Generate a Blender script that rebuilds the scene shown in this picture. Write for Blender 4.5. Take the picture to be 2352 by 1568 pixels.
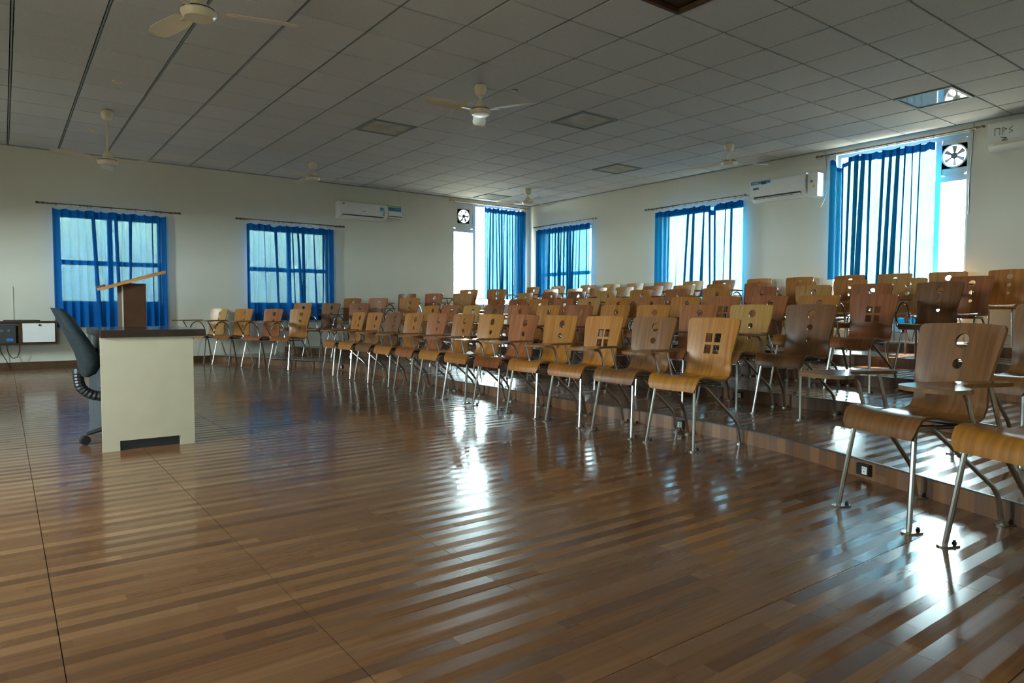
import bpy, math, random
from mathutils import Vector, Matrix
from mathutils.geometry import delaunay_2d_cdt
PI = math.pi
SC = bpy.context.scene
COL = SC.collection
for o in list(bpy.data.objects):
    bpy.data.objects.remove(o)

# ------------------------------------------------------------------ camera
CAM = Vector((-0.1207, -6.6203, 0.903))
YAW, PITCH, ROLL, FPX = 0.6413, -0.0481, 0.0038, 1565.8
_f = Vector((math.sin(YAW)*math.cos(PITCH), math.cos(YAW)*math.cos(PITCH), math.sin(PITCH)))
_r = Vector((math.cos(YAW), -math.sin(YAW), 0))
_u = _r.cross(_f)
_r2 = _r*math.cos(ROLL) + _u*math.sin(ROLL)
_u2 = -_r*math.sin(ROLL) + _u*math.cos(ROLL)
cd = bpy.data.cameras.new('camera'); cam = bpy.data.objects.new('camera', cd); COL.objects.link(cam)
m = Matrix((_r2, _u2, -_f)).transposed().to_4x4(); m.translation = CAM
cam.matrix_world = m
cd.sensor_width = 36.0; cd.lens = FPX/2352*36.0; cd.clip_start = 0.05; cd.clip_end = 200
SC.camera = cam
def in_view(p, pad=0.0):
    d = Vector(p) - CAM; c = d.dot(_f)
    if c < 0.1: return None
    x = FPX*d.dot(_r2)/c; y = FPX*d.dot(_u2)/c
    return c if abs(x) < 1176+pad and abs(y) < 784+pad else None

# ------------------------------------------------------------------ world, sun, exposure
W = bpy.data.worlds.new('sky'); SC.world = W; W.use_nodes = True
wn = W.node_tree.nodes; wl = W.node_tree.links
wn['Background'].inputs[0].default_value = (0.76, 0.96, 1.0, 1)
wn['Background'].inputs[1].default_value = 140.0
sd = bpy.data.lights.new('sun', 'SUN'); so = bpy.data.objects.new('sun', sd); COL.objects.link(so)
sd.energy = 60.0; sd.angle = 0.01; sd.color = (1.0, 0.86, 0.66)
so.rotation_euler = Vector((-0.75, -0.06, -0.66)).to_track_quat('-Z', 'Y').to_euler()
SC.view_settings.view_transform = 'Standard'; SC.view_settings.look = 'None'
SC.view_settings.gamma = 1.0; SC.view_settings.use_curve_mapping = False
SC.view_settings.exposure = -0.35
SC.cycles.use_denoising = True
SC.cycles.max_bounces = 10; SC.cycles.diffuse_bounces = 6; SC.cycles.glossy_bounces = 5
SC.cycles.transparent_max_bounces = 24; SC.cycles.transmission_bounces = 8
SC.cycles.sample_clamp_indirect = 6.0

CEIL = 3.2224
XR, YB, XL, YF = 9.53, 5.64, -2.3, -7.2          # right wall, back wall, left wall, wall behind the camera

# ------------------------------------------------------------------ materials
MATS = {}
class NT:
    def __init__(s, name):
        s.m = bpy.data.materials.new(name); s.m.use_nodes = True
        s.t = s.m.node_tree; s.n = s.t.nodes; s.l = s.t.links
        s.b = s.n['Principled BSDF']; s.out = s.n['Material Output']
        MATS[name] = s.m
    def new(s, t, **kw):
        n = s.n.new(t)
        for k, v in kw.items(): setattr(n, k, v)
        return n
    def link(s, a, b): s.l.new(a, b)
    def math(s, op, a, b=None):
        n = s.new('ShaderNodeMath', operation=op)
        for i, v in enumerate((a, b)):
            if v is None: continue
            if hasattr(v, 'links'): s.link(v, n.inputs[i])
            else: n.inputs[i].default_value = v
        return n.outputs[0]
    def ramp(s, fac, stops):
        n = s.new('ShaderNodeValToRGB'); e = n.color_ramp.elements
        while len(e) < len(stops): e.new(0.5)
        for i, (p, c) in enumerate(stops):
            e[i].position = p; e[i].color = (*c, 1)
        s.link(fac, n.inputs[0]); return n.outputs[0]
    def mix(s, fac, a, b, mode='MIX'):
        n = s.new('ShaderNodeMix', data_type='RGBA', blend_type=mode)
        for i, v in ((0, fac), (6, a), (7, b)):
            if hasattr(v, 'links'): s.link(v, n.inputs[i])
            elif i == 0: n.inputs[0].default_value = v
            else: n.inputs[i].default_value = (*v, 1)
        return n.outputs[2]
    def noise(s, vec, scale, detail=2.0, dim='3D'):
        n = s.new('ShaderNodeTexNoise'); n.noise_dimensions = dim
        n.inputs['Scale'].default_value = scale; n.inputs['Detail'].default_value = detail
        if vec is not None: s.link(vec, n.inputs['Vector'])
        return n.outputs[0]
    def scaled(s, vec, sc):
        n = s.new('ShaderNodeVectorMath', operation='MULTIPLY'); s.link(vec, n.inputs[0]); n.inputs[1].default_value = sc
        return n.outputs[0]
    def bump(s, h, strength, dist=0.01):
        n = s.new('ShaderNodeBump'); n.inputs['Strength'].default_value = strength; n.inputs['Distance'].default_value = dist
        s.link(h, n.inputs['Height']); s.link(n.outputs[0], s.b.inputs['Normal'])

def flat(name, col, rough=0.5, metal=0.0, noise=0.0, spec=0.5, nscale=8.0):
    t = NT(name); b = t.b
    b.inputs['Roughness'].default_value = rough; b.inputs['Metallic'].default_value = metal
    b.inputs['Specular IOR Level'].default_value = spec
    g = t.new('ShaderNodeNewGeometry')
    f = t.noise(g.outputs['Position'], nscale, 3.0)
    k = max(noise, 0.03)
    c = t.ramp(f, [(0.3, tuple(x*(1-k) for x in col)), (0.7, tuple(min(1, x*(1+k)) for x in col))])
    t.link(c, b.inputs['Base Color'])
    return t.m

def wall_mat():
    t = NT('wall_paint'); g = t.new('ShaderNodeNewGeometry')
    f = t.noise(g.outputs['Position'], 0.7, 5.0)
    c = t.ramp(f, [(0.3, (0.60, 0.57, 0.47)), (0.7, (0.66, 0.635, 0.53))])
    t.link(c, t.b.inputs['Base Color']); t.b.inputs['Roughness'].default_value = 0.75
    t.bump(t.noise(g.outputs['Position'], 60, 3.0), 0.05, 0.01)
    return t.m
def ceiling_mat():
    t = NT('ceiling_board'); g = t.new('ShaderNodeNewGeometry')
    f = t.noise(g.outputs['Position'], 140, 2.0)
    oi = t.new('ShaderNodeObjectInfo')
    c = t.ramp(f, [(0.35, (0.50, 0.50, 0.50)), (0.5, (0.64, 0.64, 0.63))])
    c2 = t.ramp(oi.outputs['Random'], [(0, (0.92, 0.92, 0.92)), (1, (1, 1, 1))])
    t.link(t.mix(1.0, c, c2, 'MULTIPLY'), t.b.inputs['Base Color']); t.b.inputs['Roughness'].default_value = 0.85
    return t.m
def strip_floor(name, dark=1.0, vertical=False, rough=0.16):
    """Printed parquet strips 75 mm wide running along x, each with its own tone and gloss."""
    t = NT(name); g = t.new('ShaderNodeNewGeometry')
    sp = t.new('ShaderNodeSeparateXYZ'); t.link(g.outputs['Position'], sp.inputs[0])
    X, Y, Z = sp.outputs
    if vertical:      # risers: short upright strips
        a, bb = Z, t.math('ADD', Y, t.math('MULTIPLY', X, 0.35))
        ln, wd = 0.5, 0.075
    else:
        a, bb = X, Y
        ln, wd = 0.6, 0.05
    row = t.math('FLOOR', t.math('DIVIDE', t.math('ADD', bb, 0.005), wd))
    wr = t.new('ShaderNodeTexWhiteNoise', noise_dimensions='1D'); t.link(row, wr.inputs['W'])
    off = t.math('MULTIPLY', wr.outputs['Value'], ln)
    seg = t.math('FLOOR', t.math('DIVIDE', t.math('ADD', a, off), ln))
    cb = t.new('ShaderNodeCombineXYZ'); t.link(row, cb.inputs[0]); t.link(seg, cb.inputs[1])
    wn_ = t.new('ShaderNodeTexWhiteNoise', noise_dimensions='2D'); t.link(cb.outputs[0], wn_.inputs['Vector'])
    par = t.math('MODULO', t.math('ABSOLUTE', row), 2.0)
    tone = t.math('ADD', t.math('MULTIPLY', par, 0.38), t.math('MULTIPLY', wn_.outputs['Value'], 0.62))
    cg = t.new('ShaderNodeCombineXYZ')
    if vertical:
        t.link(t.math('MULTIPLY', a, 3.0), cg.inputs[0]); t.link(t.math('MULTIPLY', bb, 60.0), cg.inputs[1])
    else:
        t.link(t.math('MULTIPLY', a, 2.5), cg.inputs[0]); t.link(t.math('MULTIPLY', bb, 70.0), cg.inputs[1])
    t.link(t.math('MULTIPLY', row, 3.7), cg.inputs[2])
    grain = t.noise(cg.outputs[0], 1.0, 4.0)
    base = t.ramp(tone, [(0.0, tuple(dark*v for v in (0.120, 0.045, 0.017))), (0.3, tuple(dark*v for v in (0.185, 0.077, 0.029))),
                         (0.75, tuple(dark*v for v in (0.255, 0.113, 0.045))), (1.0, tuple(dark*v for v in (0.315, 0.150, 0.064)))])
    gr = t.ramp(grain, [(0.25, (0.72, 0.70, 0.68)), (0.75, (1.0, 1.0, 1.0))])
    t.link(t.mix(1.0, base, gr, 'MULTIPLY'), t.b.inputs['Base Color'])
    wn2 = t.new('ShaderNodeTexWhiteNoise', noise_dimensions='3D'); t.link(cb.outputs[0], wn2.inputs['Vector'])
    r = t.math('ADD', t.math('ADD', t.math('MULTIPLY', wn2.outputs['Value'], 0.07), rough), t.math('MULTIPLY', t.math('SUBTRACT', 1.0, par), 0.13))
    t.link(r, t.b.inputs['Roughness'])
    t.b.inputs['Specular IOR Level'].default_value = 0.9
    t.bump(grain, 0.04, 0.002)
    return t.m
def plywood(name, c0, c1):
    t = NT(name); tc = t.new('ShaderNodeTexCoord'); oi = t.new('ShaderNodeObjectInfo')
    add = t.new('ShaderNodeVectorMath', operation='ADD'); t.link(tc.outputs['Object'], add.inputs[0])
    sc = t.new('ShaderNodeVectorMath', operation='SCALE'); sc.inputs[0].default_value = (7, 11, 5); t.link(oi.outputs['Random'], sc.inputs['Scale'])
    t.link(sc.outputs[0], add.inputs[1])
    v = t.scaled(add.outputs[0], (1.2, 26, 1.2))
    grain = t.noise(v, 1.6, 5.0)
    v2 = t.scaled(add.outputs[0], (4, 160, 4))
    fine = t.noise(v2, 1.0, 2.0)
    c = t.ramp(grain, [(0.3, c0), (0.68, c1)])
    c = t.mix(1.0, c, t.ramp(fine, [(0.3, (0.8, 0.78, 0.74)), (0.7, (1, 1, 1))]), 'MULTIPLY')
    var = t.ramp(oi.outputs['Random'], [(0, (0.72, 0.66, 0.62)), (0.5, (1, 1, 1)), (1, (1.0, 1.04, 1.0))])
    t.link(t.mix(1.0, c, var, 'MULTIPLY'), t.b.inputs['Base Color'])
    t.b.inputs['Roughness'].default_value = 0.36
    t.bump(fine, 0.04, 0.002)
    return t.m
def curtain_mat(name, tcol, lcol, dcol, transp, transl):
    """Dense dyed cloth: a little light passes through the weave, a little is scattered through, the rest is reflected or absorbed."""
    t = NT(name); t.n.remove(t.b)
    g = t.new('ShaderNodeNewGeometry')
    f = t.noise(t.scaled(g.outputs['Position'], (6, 6, 0.6)), 3.0, 3.0)
    tr = t.new('ShaderNodeBsdfTransparent'); tr.inputs[0].default_value = (*tcol, 1)
    tl = t.new('ShaderNodeBsdfTranslucent'); df = t.new('ShaderNodeBsdfDiffuse')
    tl.inputs[0].default_value = (*lcol, 1)
    t.link(t.ramp(f, [(0.3, tuple(v*0.85 for v in dcol)), (0.7, dcol)]), df.inputs[0])
    m1 = t.new('ShaderNodeMixShader'); m1.inputs[0].default_value = transl
    t.link(df.outputs[0], m1.inputs[1]); t.link(tl.outputs[0], m1.inputs[2])
    m2 = t.new('ShaderNodeMixShader'); m2.inputs[0].default_value = transp
    t.link(m1.outputs[0], m2.inputs[1]); t.link(tr.outputs[0], m2.inputs[2])
    t.link(m2.outputs[0], t.out.inputs[0])
    return t.m
def glass_mat():
    t = NT('window_glass'); t.n.remove(t.b)
    g = t.new('ShaderNodeNewGeometry'); f = t.noise(g.outputs['Position'], 2.0, 2.0)
    tr = t.new('ShaderNodeBsdfTransparent'); t.link(t.ramp(f, [(0.3, (0.90, 0.95, 0.95)), (0.7, (0.95, 0.98, 0.98))]), tr.inputs[0])
    gl = t.new('ShaderNodeBsdfGlossy'); gl.inputs['Roughness'].default_value = 0.03
    mx = t.new('ShaderNodeMixShader'); mx.inputs[0].default_value = 0.06
    t.link(tr.outputs[0], mx.inputs[1]); t.link(gl.outputs[0], mx.inputs[2]); t.link(mx.outputs[0], t.out.inputs[0])
    return t.m
wall_mat(); ceiling_mat(); strip_floor('floor_strips', 0.88, False, 0.085); strip_floor('riser_strips', 0.8, True, 0.3)
plywood('ply_amber', (0.27, 0.095, 0.012), (0.43, 0.168, 0.026))
plywood('ply_red', (0.22, 0.062, 0.016), (0.35, 0.115, 0.034))
plywood('ply_light', (0.30, 0.140, 0.034), (0.46, 0.235, 0.064))
plywood('ply_dark', (0.12, 0.045, 0.011), (0.21, 0.083, 0.022))
curtain_mat('curtain_blue', (0.50, 0.88, 1.0), (0.004, 0.20, 0.70), (0.008, 0.10, 0.34), 0.036, 0.012)
curtain_mat('curtain_band', (0.05, 0.40, 0.90), (0.004, 0.18, 0.65), (0.006, 0.08, 0.30), 0.0005, 0.008)
curtain_mat('curtain_deep', (0.45, 0.88, 1.0), (0.004, 0.30, 0.72), (0.008, 0.14, 0.36), 0.013, 0.012)
curtain_mat('curtain_sheer', (0.60, 0.94, 1.0), (0.004, 0.34, 0.72), (0.010, 0.18, 0.40), 0.024, 0.013)
glass_mat()
flat('chrome', (0.50, 0.49, 0.46), 0.25, 1.0)
flat('steel_dark', (0.10, 0.10, 0.10), 0.4, 0.8)
flat('black_plastic', (0.012, 0.012, 0.013), 0.45)
flat('black_fabric', (0.012, 0.018, 0.020), 0.8, 0, 0.3, 0.3, 40)
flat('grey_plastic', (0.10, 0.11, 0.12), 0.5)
flat('white_plastic', (0.74, 0.74, 0.70), 0.35)
flat('cream_plastic', (0.70, 0.60, 0.42), 0.35)
flat('laminate_cream', (0.40, 0.34, 0.235), 0.45)
flat('laminate_brown', (0.022, 0.010, 0.006), 0.16, 0, 0.2)
flat('wood_brown', (0.055, 0.022, 0.008), 0.6, 0, 0.25, 0.2)
flat('wood_orange', (0.42, 0.16, 0.03), 0.35, 0, 0.2)
flat('skirting', (0.085, 0.042, 0.014), 0.5, 0, 0.2, 0.25)
flat('tablet_laminate', (0.17, 0.085, 0.035), 0.13, 0, 0.2, 0.8, 30)
flat('frame_white', (0.62, 0.63, 0.62), 0.5)
flat('bar_darkened', (0.20, 0.235, 0.225), 0.5)  # whitish bars coloured dark, putting the shade of the grid recesses into them
flat('plenum_dark', (0.05, 0.045, 0.04), 0.9)
flat('grout', (0.045, 0.03, 0.02), 0.8)
flat('rod_steel', (0.16, 0.12, 0.09), 0.35, 0.9)
flat('rod_brass', (0.35, 0.22, 0.12), 0.35, 0.9)
flat('panel_gloss', (0.42, 0.43, 0.43), 0.06)
flat('panel_dirty', (0.40, 0.36, 0.28), 0.5, 0, 0.25, 0.5, 5)
flat('hatch_brown', (0.05, 0.028, 0.02), 0.5)
flat('sticker_blue', (0.02, 0.20, 0.42), 0.4)
flat('sticker_teal', (0.02, 0.12, 0.15), 0.4)
flat('sticker_cyan', (0.25, 0.55, 0.60), 0.4)
flat('label_green', (0.35, 0.40, 0.22), 0.4)
flat('ink', (0.03, 0.04, 0.04), 0.6)
flat('cable_black', (0.015, 0.015, 0.015), 0.5)
flat('cable_grey', (0.20, 0.20, 0.18), 0.5)
flat('yellow', (0.7, 0.5, 0.03), 0.5)
flat('exterior_plaster', (0.62, 0.55, 0.44), 0.9, 0, 0.1, 0.2, 1.0)
flat('exterior_ground', (0.40, 0.36, 0.30), 0.9, 0, 0.15, 0.2, 0.5)
flat('bluebag', (0.02, 0.16, 0.45), 0.6)

# ------------------------------------------------------------------ mesh helpers
class MB:
    def __init__(s): s.v = []; s.f = []
    def add(s, vs, fs):
        n = len(s.v); s.v += [tuple(v) for v in vs]; s.f += [tuple(i+n for i in f) for f in fs]; return s
    def box(s, x0, x1, y0, y1, z0, z1, M=None):
        vs = [Vector((x, y, z)) for z in (z0, z1) for y in (y0, y1) for x in (x0, x1)]
        if M: vs = [M @ v for v in vs]
        return s.add(vs, [(0, 2, 3, 1), (4, 5, 7, 6), (0, 1, 5, 4), (2, 6, 7, 3), (0, 4, 6, 2), (1, 3, 7, 5)])
    def rbox(s, x0, x1, y0, y1, z0, z1, r, axis='z', n=4, M=None):
        """box with rounded edges along one axis"""
        ax = {'x': 0, 'y': 1, 'z': 2}[axis]; lo = (x0, y0, z0); hi = (x1, y1, z1)
        a, b = [i for i in range(3) if i != ax]
        poly = []
        for cx, cy, a0 in ((hi[a]-r, hi[b]-r, 0), (lo[a]+r, hi[b]-r, PI/2), (lo[a]+r, lo[b]+r, PI), (hi[a]-r, lo[b]+r, 1.5*PI)):
            for k in range(n+1):
                t = a0 + PI/2*k/n; poly.append((cx+r*math.cos(t), cy+r*math.sin(t)))
        vs = []
        for h in (lo[ax], hi[ax]):
            for p in poly:
                q = [0, 0, 0]; q[ax] = h; q[a] = p[0]; q[b] = p[1]; vs.append(Vector(q))
        if M: vs = [M @ v for v in vs]
        N = len(poly)
        fs = [tuple(range(N-1, -1, -1)), tuple(range(N, 2*N))] + [(i, (i+1) % N, N+(i+1) % N, N+i) for i in range(N)]
        return s.add(vs, fs)
    def tube(s, pts, r, n=8, closed=False):
        P = [Vector(p) for p in pts]; N = len(P); vs = []; fs = []
        rr = r if isinstance(r, (list, tuple)) else [r]*N
        up = None
        for i, p in enumerate(P):
            if closed: t = P[(i+1) % N]-P[i-1]
            else: t = P[min(i+1, N-1)]-P[max(i-1, 0)]
            t.normalize()
            if up is None: up = t.orthogonal().normalized()
            else: up = (up - t*up.dot(t)); up = up.normalized() if up.length > 1e-6 else t.orthogonal().normalized()
            w = t.cross(up)
            vs += [p + (up*math.cos(2*PI*k/n) + w*math.sin(2*PI*k/n))*rr[i] for k in range(n)]
        M = N if closed else N-1
        for i in range(M):
            j = (i+1) % N
            fs += [(i*n+k, i*n+(k+1) % n, j*n+(k+1) % n, j*n+k) for k in range(n)]
        if not closed: fs += [tuple(range(n-1, -1, -1)), tuple((N-1)*n+k for k in range(n))]
        return s.add(vs, fs)
    def lathe(s, prof, n=20, c=(0, 0, 0), M=None):
        vs = []; fs = []
        for (r, z) in prof:
            for k in range(n):
                a = 2*PI*k/n; v = Vector((c[0]+r*math.cos(a), c[1]+r*math.sin(a), c[2]+z)); vs.append(M @ v if M else v)
        for i in range(len(prof)-1):
            fs += [(i*n+k, i*n+(k+1) % n, (i+1)*n+(k+1) % n, (i+1)*n+k) for k in range(n)]
        fs += [tuple(range(n-1, -1, -1)), tuple((len(prof)-1)*n+k for k in range(n))]
        return s.add(vs, fs)
    def prism(s, poly, z0, z1, M=None):
        N = len(poly); vs = [Vector((p[0], p[1], z)) for z in (z0, z1) for p in poly]
        if M: vs = [M @ v for v in vs]
        return s.add(vs, [tuple(range(N-1, -1, -1)), tuple(range(N, 2*N))] + [(i, (i+1) % N, N+(i+1) % N, N+i) for i in range(N)])
    def mesh(s, name, mat, smooth=False):
        me = bpy.data.meshes.new(name); me.from_pydata(s.v, [], s.f); me.update()
        me.materials.append(MATS[mat])
        if smooth:
            for p in me.polygons: p.use_smooth = True
            try: me.set_sharp_from_angle(angle=math.radians(40))
            except Exception: pass
        return me
    def build(s, name, mat, parent=None, smooth=False, **kw):
        return link(name, s.mesh(name, mat, smooth), parent, **kw)
def link(name, me, parent=None, loc=None, rz=None, **props):
    o = bpy.data.objects.new(name, me); COL.objects.link(o)
    if parent is not None: o.parent = parent
    if loc is not None: o.location = loc
    if rz is not None: o.rotation_euler = (0, 0, rz)
    for k, v in props.items(): o[k] = v
    return o
def thing(name, label, cat, loc=(0, 0, 0), rz=0, group=None):
    o = link(name, None, None, loc, rz, label=label, category=cat)
    if group: o['group'] = group
    return o
def fillet(pts, r, n=5):
    P = [Vector(p) for p in pts]; out = [P[0]]
    for i in range(1, len(P)-1):
        a = P[i-1]-P[i]; b = P[i+1]-P[i]
        k = min(r, a.length*0.49, b.length*0.49)
        A = P[i]+a.normalized()*k; B = P[i]+b.normalized()*k
        for j in range(n+1):
            t = j/n; out.append(A*(1-t)**2 + P[i]*2*t*(1-t) + B*t*t)
    out.append(P[-1]); return out

# ------------------------------------------------------------------ room shell
TIERX = [3.90, 5.07, 6.24, 7.41, 8.57]
STEP = 0.10
def tier_path(k):
    """front edge of tier k (0-based): straight middle, both ends swung forward"""
    d = TIERX[k]-TIERX[0]; xs = TIERX[k]
    yn = -3.98-0.18*d; yf = 2.72+0.20*d
    pts = []
    e = (YF-yn)                      # near wing to the wall behind the camera
    pts.append((xs + 0.36/0.93*e, YF))
    def rnd(c, a, b, r, n=7):
        c = Vector(c); A = c+(Vector(a)-c).normalized()*r; B = c+(Vector(b)-c).normalized()*r
        return [tuple(A*(1-t)**2+c*2*t*(1-t)+B*t*t) for t in (j/n for j in range(n+1))]
    far = (xs - 0.39/0.92*(YB-yf), YB)
    near = pts[0]
    if d < 1e-6: pts += rnd((xs, yn), near, (xs, yf), 0.55)
    else: pts += rnd((xs, yn), near, (xs, yf), 0.55)
    pts += rnd((xs, yf), (xs, yn), far, 0.75)
    pts.append(far)
    return pts
def tier_x(k, y):
    p = tier_path(k)
    for a, b in zip(p, p[1:]):
        if a[1] <= y <= b[1]: return a[0]+(b[0]-a[0])*(y-a[1])/(b[1]-a[1])
    return p[0][0]

# floor: dark grout bed with 600 mm tiles
fl = MB().box(XL, XR, YF, YB, -0.12, -0.004).build('floor', 'grout', kind='structure', label='glossy floor of large tiles printed with brown wood strips')
TS = 0.6; g = 0.0012
tile_me = None
mbt = MB()
a = TS/2-g; b = a-0.0001
mbt.add([(-a, -a, -0.0025), (a, -a, -0.0025), (a, a, -0.0025), (-a, a, -0.0025), (-b, -b, 0), (b, -b, 0), (b, b, 0), (-b, b, 0)],
        [(4, 5, 6, 7), (0, 1, 5, 4), (1, 2, 6, 5), (2, 3, 7, 6), (3, 0, 4, 7)])
tile_me = mbt.mesh('floor_tile', 'floor_strips')
rest = MB(); cand = []
for i in range(-5, 18):
    for j in range(-6, 18):
        cx, cy = -0.02+0.6*i+0.3, -4.25+0.6*j+0.3
        if cx-0.3 < XL or cx+0.3 > XR or cy-0.3 < YF or cy+0.3 > YB+0.35: continue
        if cx-0.3 > tier_x(0, min(cy, YB-0.01))+0.35: continue
        c = None
        for dx in (-0.3, 0, 0.3):
            for dy in (-0.3, 0, 0.3):
                c = c or in_view((cx+dx, cy+dy, 0))
        if c and cy+0.3 < YB: cand.append((c, cx, cy))
        else: rest.add([(cx+x, cy+y, z) for (x, y, z) in mbt.v], mbt.f) if cy+0.3 < YB else rest.box(cx-a, cx+a, cy-a, YB-0.002, -0.003, 0)
cand.sort()
for c, cx, cy in cand[:300]: link('floor_tile', tile_me, fl, (cx, cy, 0))
for c, cx, cy in cand[300:]: rest.add([(cx+x, cy+y, z) for (x, y, z) in mbt.v], mbt.f)
rest.build('tile_bed', 'floor_strips', fl, kind='stuff')

for k in range(5):
    p = tier_path(k); z0, z1 = STEP*k, STEP*(k+1)
    poly = p + [(XR, YB), (XR, YF)]
    mb = MB(); mb.add([(x, y, z1) for x, y in poly], [tuple(range(len(poly)-1, -1, -1))])
    t = mb.build('floor_tier', 'floor_strips', kind='structure', label='%s stepped wooden floor tier counted from the open floor' % ['first', 'second', 'third', 'fourth', 'fifth'][k])
    t.data.polygons[0].flip() if t.data.polygons[0].normal.z < 0 else None
    rb = MB(); n = len(p)
    rb.add([(x+0.004, y, z) for z in (z0, z1-0.004) for x, y in p], [(i, n+i, n+i+1, i+1) for i in range(n-1)])
    rb.build('riser', 'riser_strips', t)
    eb = MB()
    for dx, zt, zb in ((0, 0, 0),):
        eb.add([(x-0.004, y, z1-0.007) for x, y in p]+[(x-0.004, y, z1+0.0005) for x, y in p]+[(x+0.012, y, z1+0.001) for x, y in p]+[(x+0.006, y, z1-0.007) for x, y in p],
               [(i, n+i, n+i+1, i+1) for i in range(n-1)]+[(n+i, 2*n+i, 2*n+i+1, n+i+1) for i in range(n-1)]+[(3*n+i, i, i+1, 3*n+i+1) for i in range(n-1)])
    eb.build('edge_strip', 'steel_dark', t)

def wall_with_openings(name, plane, axis, u0, u1, z0, z1, openings, label, thick=0.22):
    """axis 'x': wall in plane y=plane running along x; axis 'y': wall in plane x=plane running along y; openings (a,b,za,zb)"""
    us = sorted({u0, u1} | {o[0] for o in openings} | {o[1] for o in openings})
    zs = sorted({z0, z1} | {o[2] for o in openings} | {o[3] for o in openings})
    mb = MB()
    for i in range(len(us)-1):
        for j in range(len(zs)-1):
            uc, zc = (us[i]+us[i+1])/2, (zs[j]+zs[j+1])/2
            if any(o[0] < uc < o[1] and o[2] < zc < o[3] for o in openings): continue
            if axis == 'x': mb.box(us[i], us[i+1], plane, plane+thick, zs[j], zs[j+1])
            else: mb.box(plane, plane+thick, us[i], us[i+1], zs[j], zs[j+1])
    return mb.build(name, 'wall_paint', kind='structure', label=label)

# openings: back wall in x, right wall in y
WB = [(0.56, 1.96, 0.95, 2.30), (3.32, 4.78, 0.95, 2.30), (7.50, 9.28, 0.95, 3.14)]
WR = [(3.62, 5.24, 1.10, 2.60), (0.06, 1.76, 1.10, 2.62), (-3.15, -1.46, 0.75, 3.12)]
wall_with_openings('wall_back', YB, 'x', XL-0.3, XR+0.22, -0.12, CEIL+0.15, WB, 'cream painted wall with two curtained windows and an air conditioner')
wall_with_openings('wall_right', XR, 'y', YF-0.3, YB, -0.12, CEIL+0.15, WR, 'cream painted wall behind the top row of chairs')
pass
WF = [(-1.75, -1.15, 1.0, 1.7)]  # opening added in the unseen wall to bring more light into the room
WL = [(-3.3, -2.3, 1.2, 2.1), (2.7, 3.4, 1.2, 2.1)]  # openings added in the unseen wall to brighten the chair fronts
wall_with_openings('wall_left', XL-0.22, 'y', YF, YB, -0.12, CEIL+0.15, WL, 'cream painted wall at the front of the hall')
wall_with_openings('wall_front', YF-0.22, 'x', XL-0.2, XR+0.2, -0.12, CEIL+0.15, WF, 'cream painted wall on the camera side with an added fill-light opening')
for (a_, b_, c_, d_), ax, pl in [(q, 'x', YB+0.20) for q in WB] + [(q, 'y', XR+0.20) for q in WR] + [(q, 'f', YF-0.21) for q in WF] + [(q, 'l', XL-0.21) for q in WL]:
    ld = bpy.data.lights.new('daylight_portal', 'AREA'); lo = bpy.data.objects.new('daylight_portal', ld); COL.objects.link(lo)
    ld.shape = 'RECTANGLE'; ld.size = b_-a_; ld.size_y = d_-c_; ld.cycles.is_portal = True
    if ax == 'x': lo.location = ((a_+b_)/2, pl, (c_+d_)/2); dv = Vector((0, -1, 0))
    elif ax == 'f': lo.location = ((a_+b_)/2, pl, (c_+d_)/2); dv = Vector((0, 1, 0))
    else: lo.location = (pl, (a_+b_)/2, (c_+d_)/2); dv = Vector((-1 if ax == 'y' else 1, 0, 0))
    lo.rotation_euler = dv.to_track_quat('-Z', 'Y').to_euler()
MB().box(XL, tier_x(0, YB-0.01), YB-0.016, YB, 0, 0.095).build('baseboard_back', 'skirting', kind='structure', label='dark brown skirting along the curtained cream wall')

# ceiling: dark void above, boards laid in a grid, runners and cross tees between them
ce = MB().box(XL, XR, YF, YB, CEIL+0.06, CEIL+0.16).build('ceiling', 'plenum_dark', kind='structure', label='suspended ceiling of square grey-white boards')
LIGHTS = {(6, 2): 0, (9, -1): 1, (13, 2): 2, (13, -6): 3, (6, -6): 4, (13, 8): 5}
mbt = MB(); ax_, ay_ = 0.2865, 0.2925
mbt.add([(-ax_, -ay_, 0.014), (ax_, -ay_, 0.014), (ax_, ay_, 0.014), (-ax_, ay_, 0.014), (-ax_+.002, -ay_+.002, 0), (ax_-.002, -ay_+.002, 0), (ax_-.002, ay_-.002, 0), (-ax_+.002, ay_-.002, 0)],
        [(7, 6, 5, 4), (4, 5, 1, 0), (5, 6, 2, 1), (6, 7, 3, 2), (7, 4, 0, 3)])
ctile = mbt.mesh('ceiling_tile', 'ceiling_board')
cand = []; rest = MB()
for i in range(-4, 16):
    for j in range(-12, 10):
        cx, cy = 0.6*i+0.3, 0.6*j+0.3
        if (i, j) in LIGHTS: continue
        x0, x1, y0, y1 = max(cx-ax_, XL), min(cx+ax_, XR), max(cy-ay_, YF), min(cy+ay_, YB)
        if x1-x0 < 0.02 or y1-y0 < 0.02: continue
        full = (x1-x0 > 2*ax_-0.01 and y1-y0 > 2*ay_-0.01)
        c = None
        for dx in (-0.29, 0, 0.29):
            for dy in (-0.29, 0, 0.29): c = c or in_view((cx+dx, cy+dy, CEIL))
        if c: cand.append((c, cx, cy, full, x0, x1, y0, y1))
        else: rest.box(x0, x1, y0, y1, CEIL, CEIL+0.014)
cand.sort()
for q, (c, cx, cy, full, x0, x1, y0, y1) in enumerate(cand):
    if q >= 299: rest.box(x0, x1, y0, y1, CEIL, CEIL+0.014)
    elif full: link('ceiling_tile', ctile, ce, (cx, cy, CEIL))
    else: MB().box(x0, x1, y0, y1, CEIL, CEIL+0.014).build('ceiling_tile', 'ceiling_board', ce)
rest.build('board_bed', 'ceiling_board', ce, kind='stuff')
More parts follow.
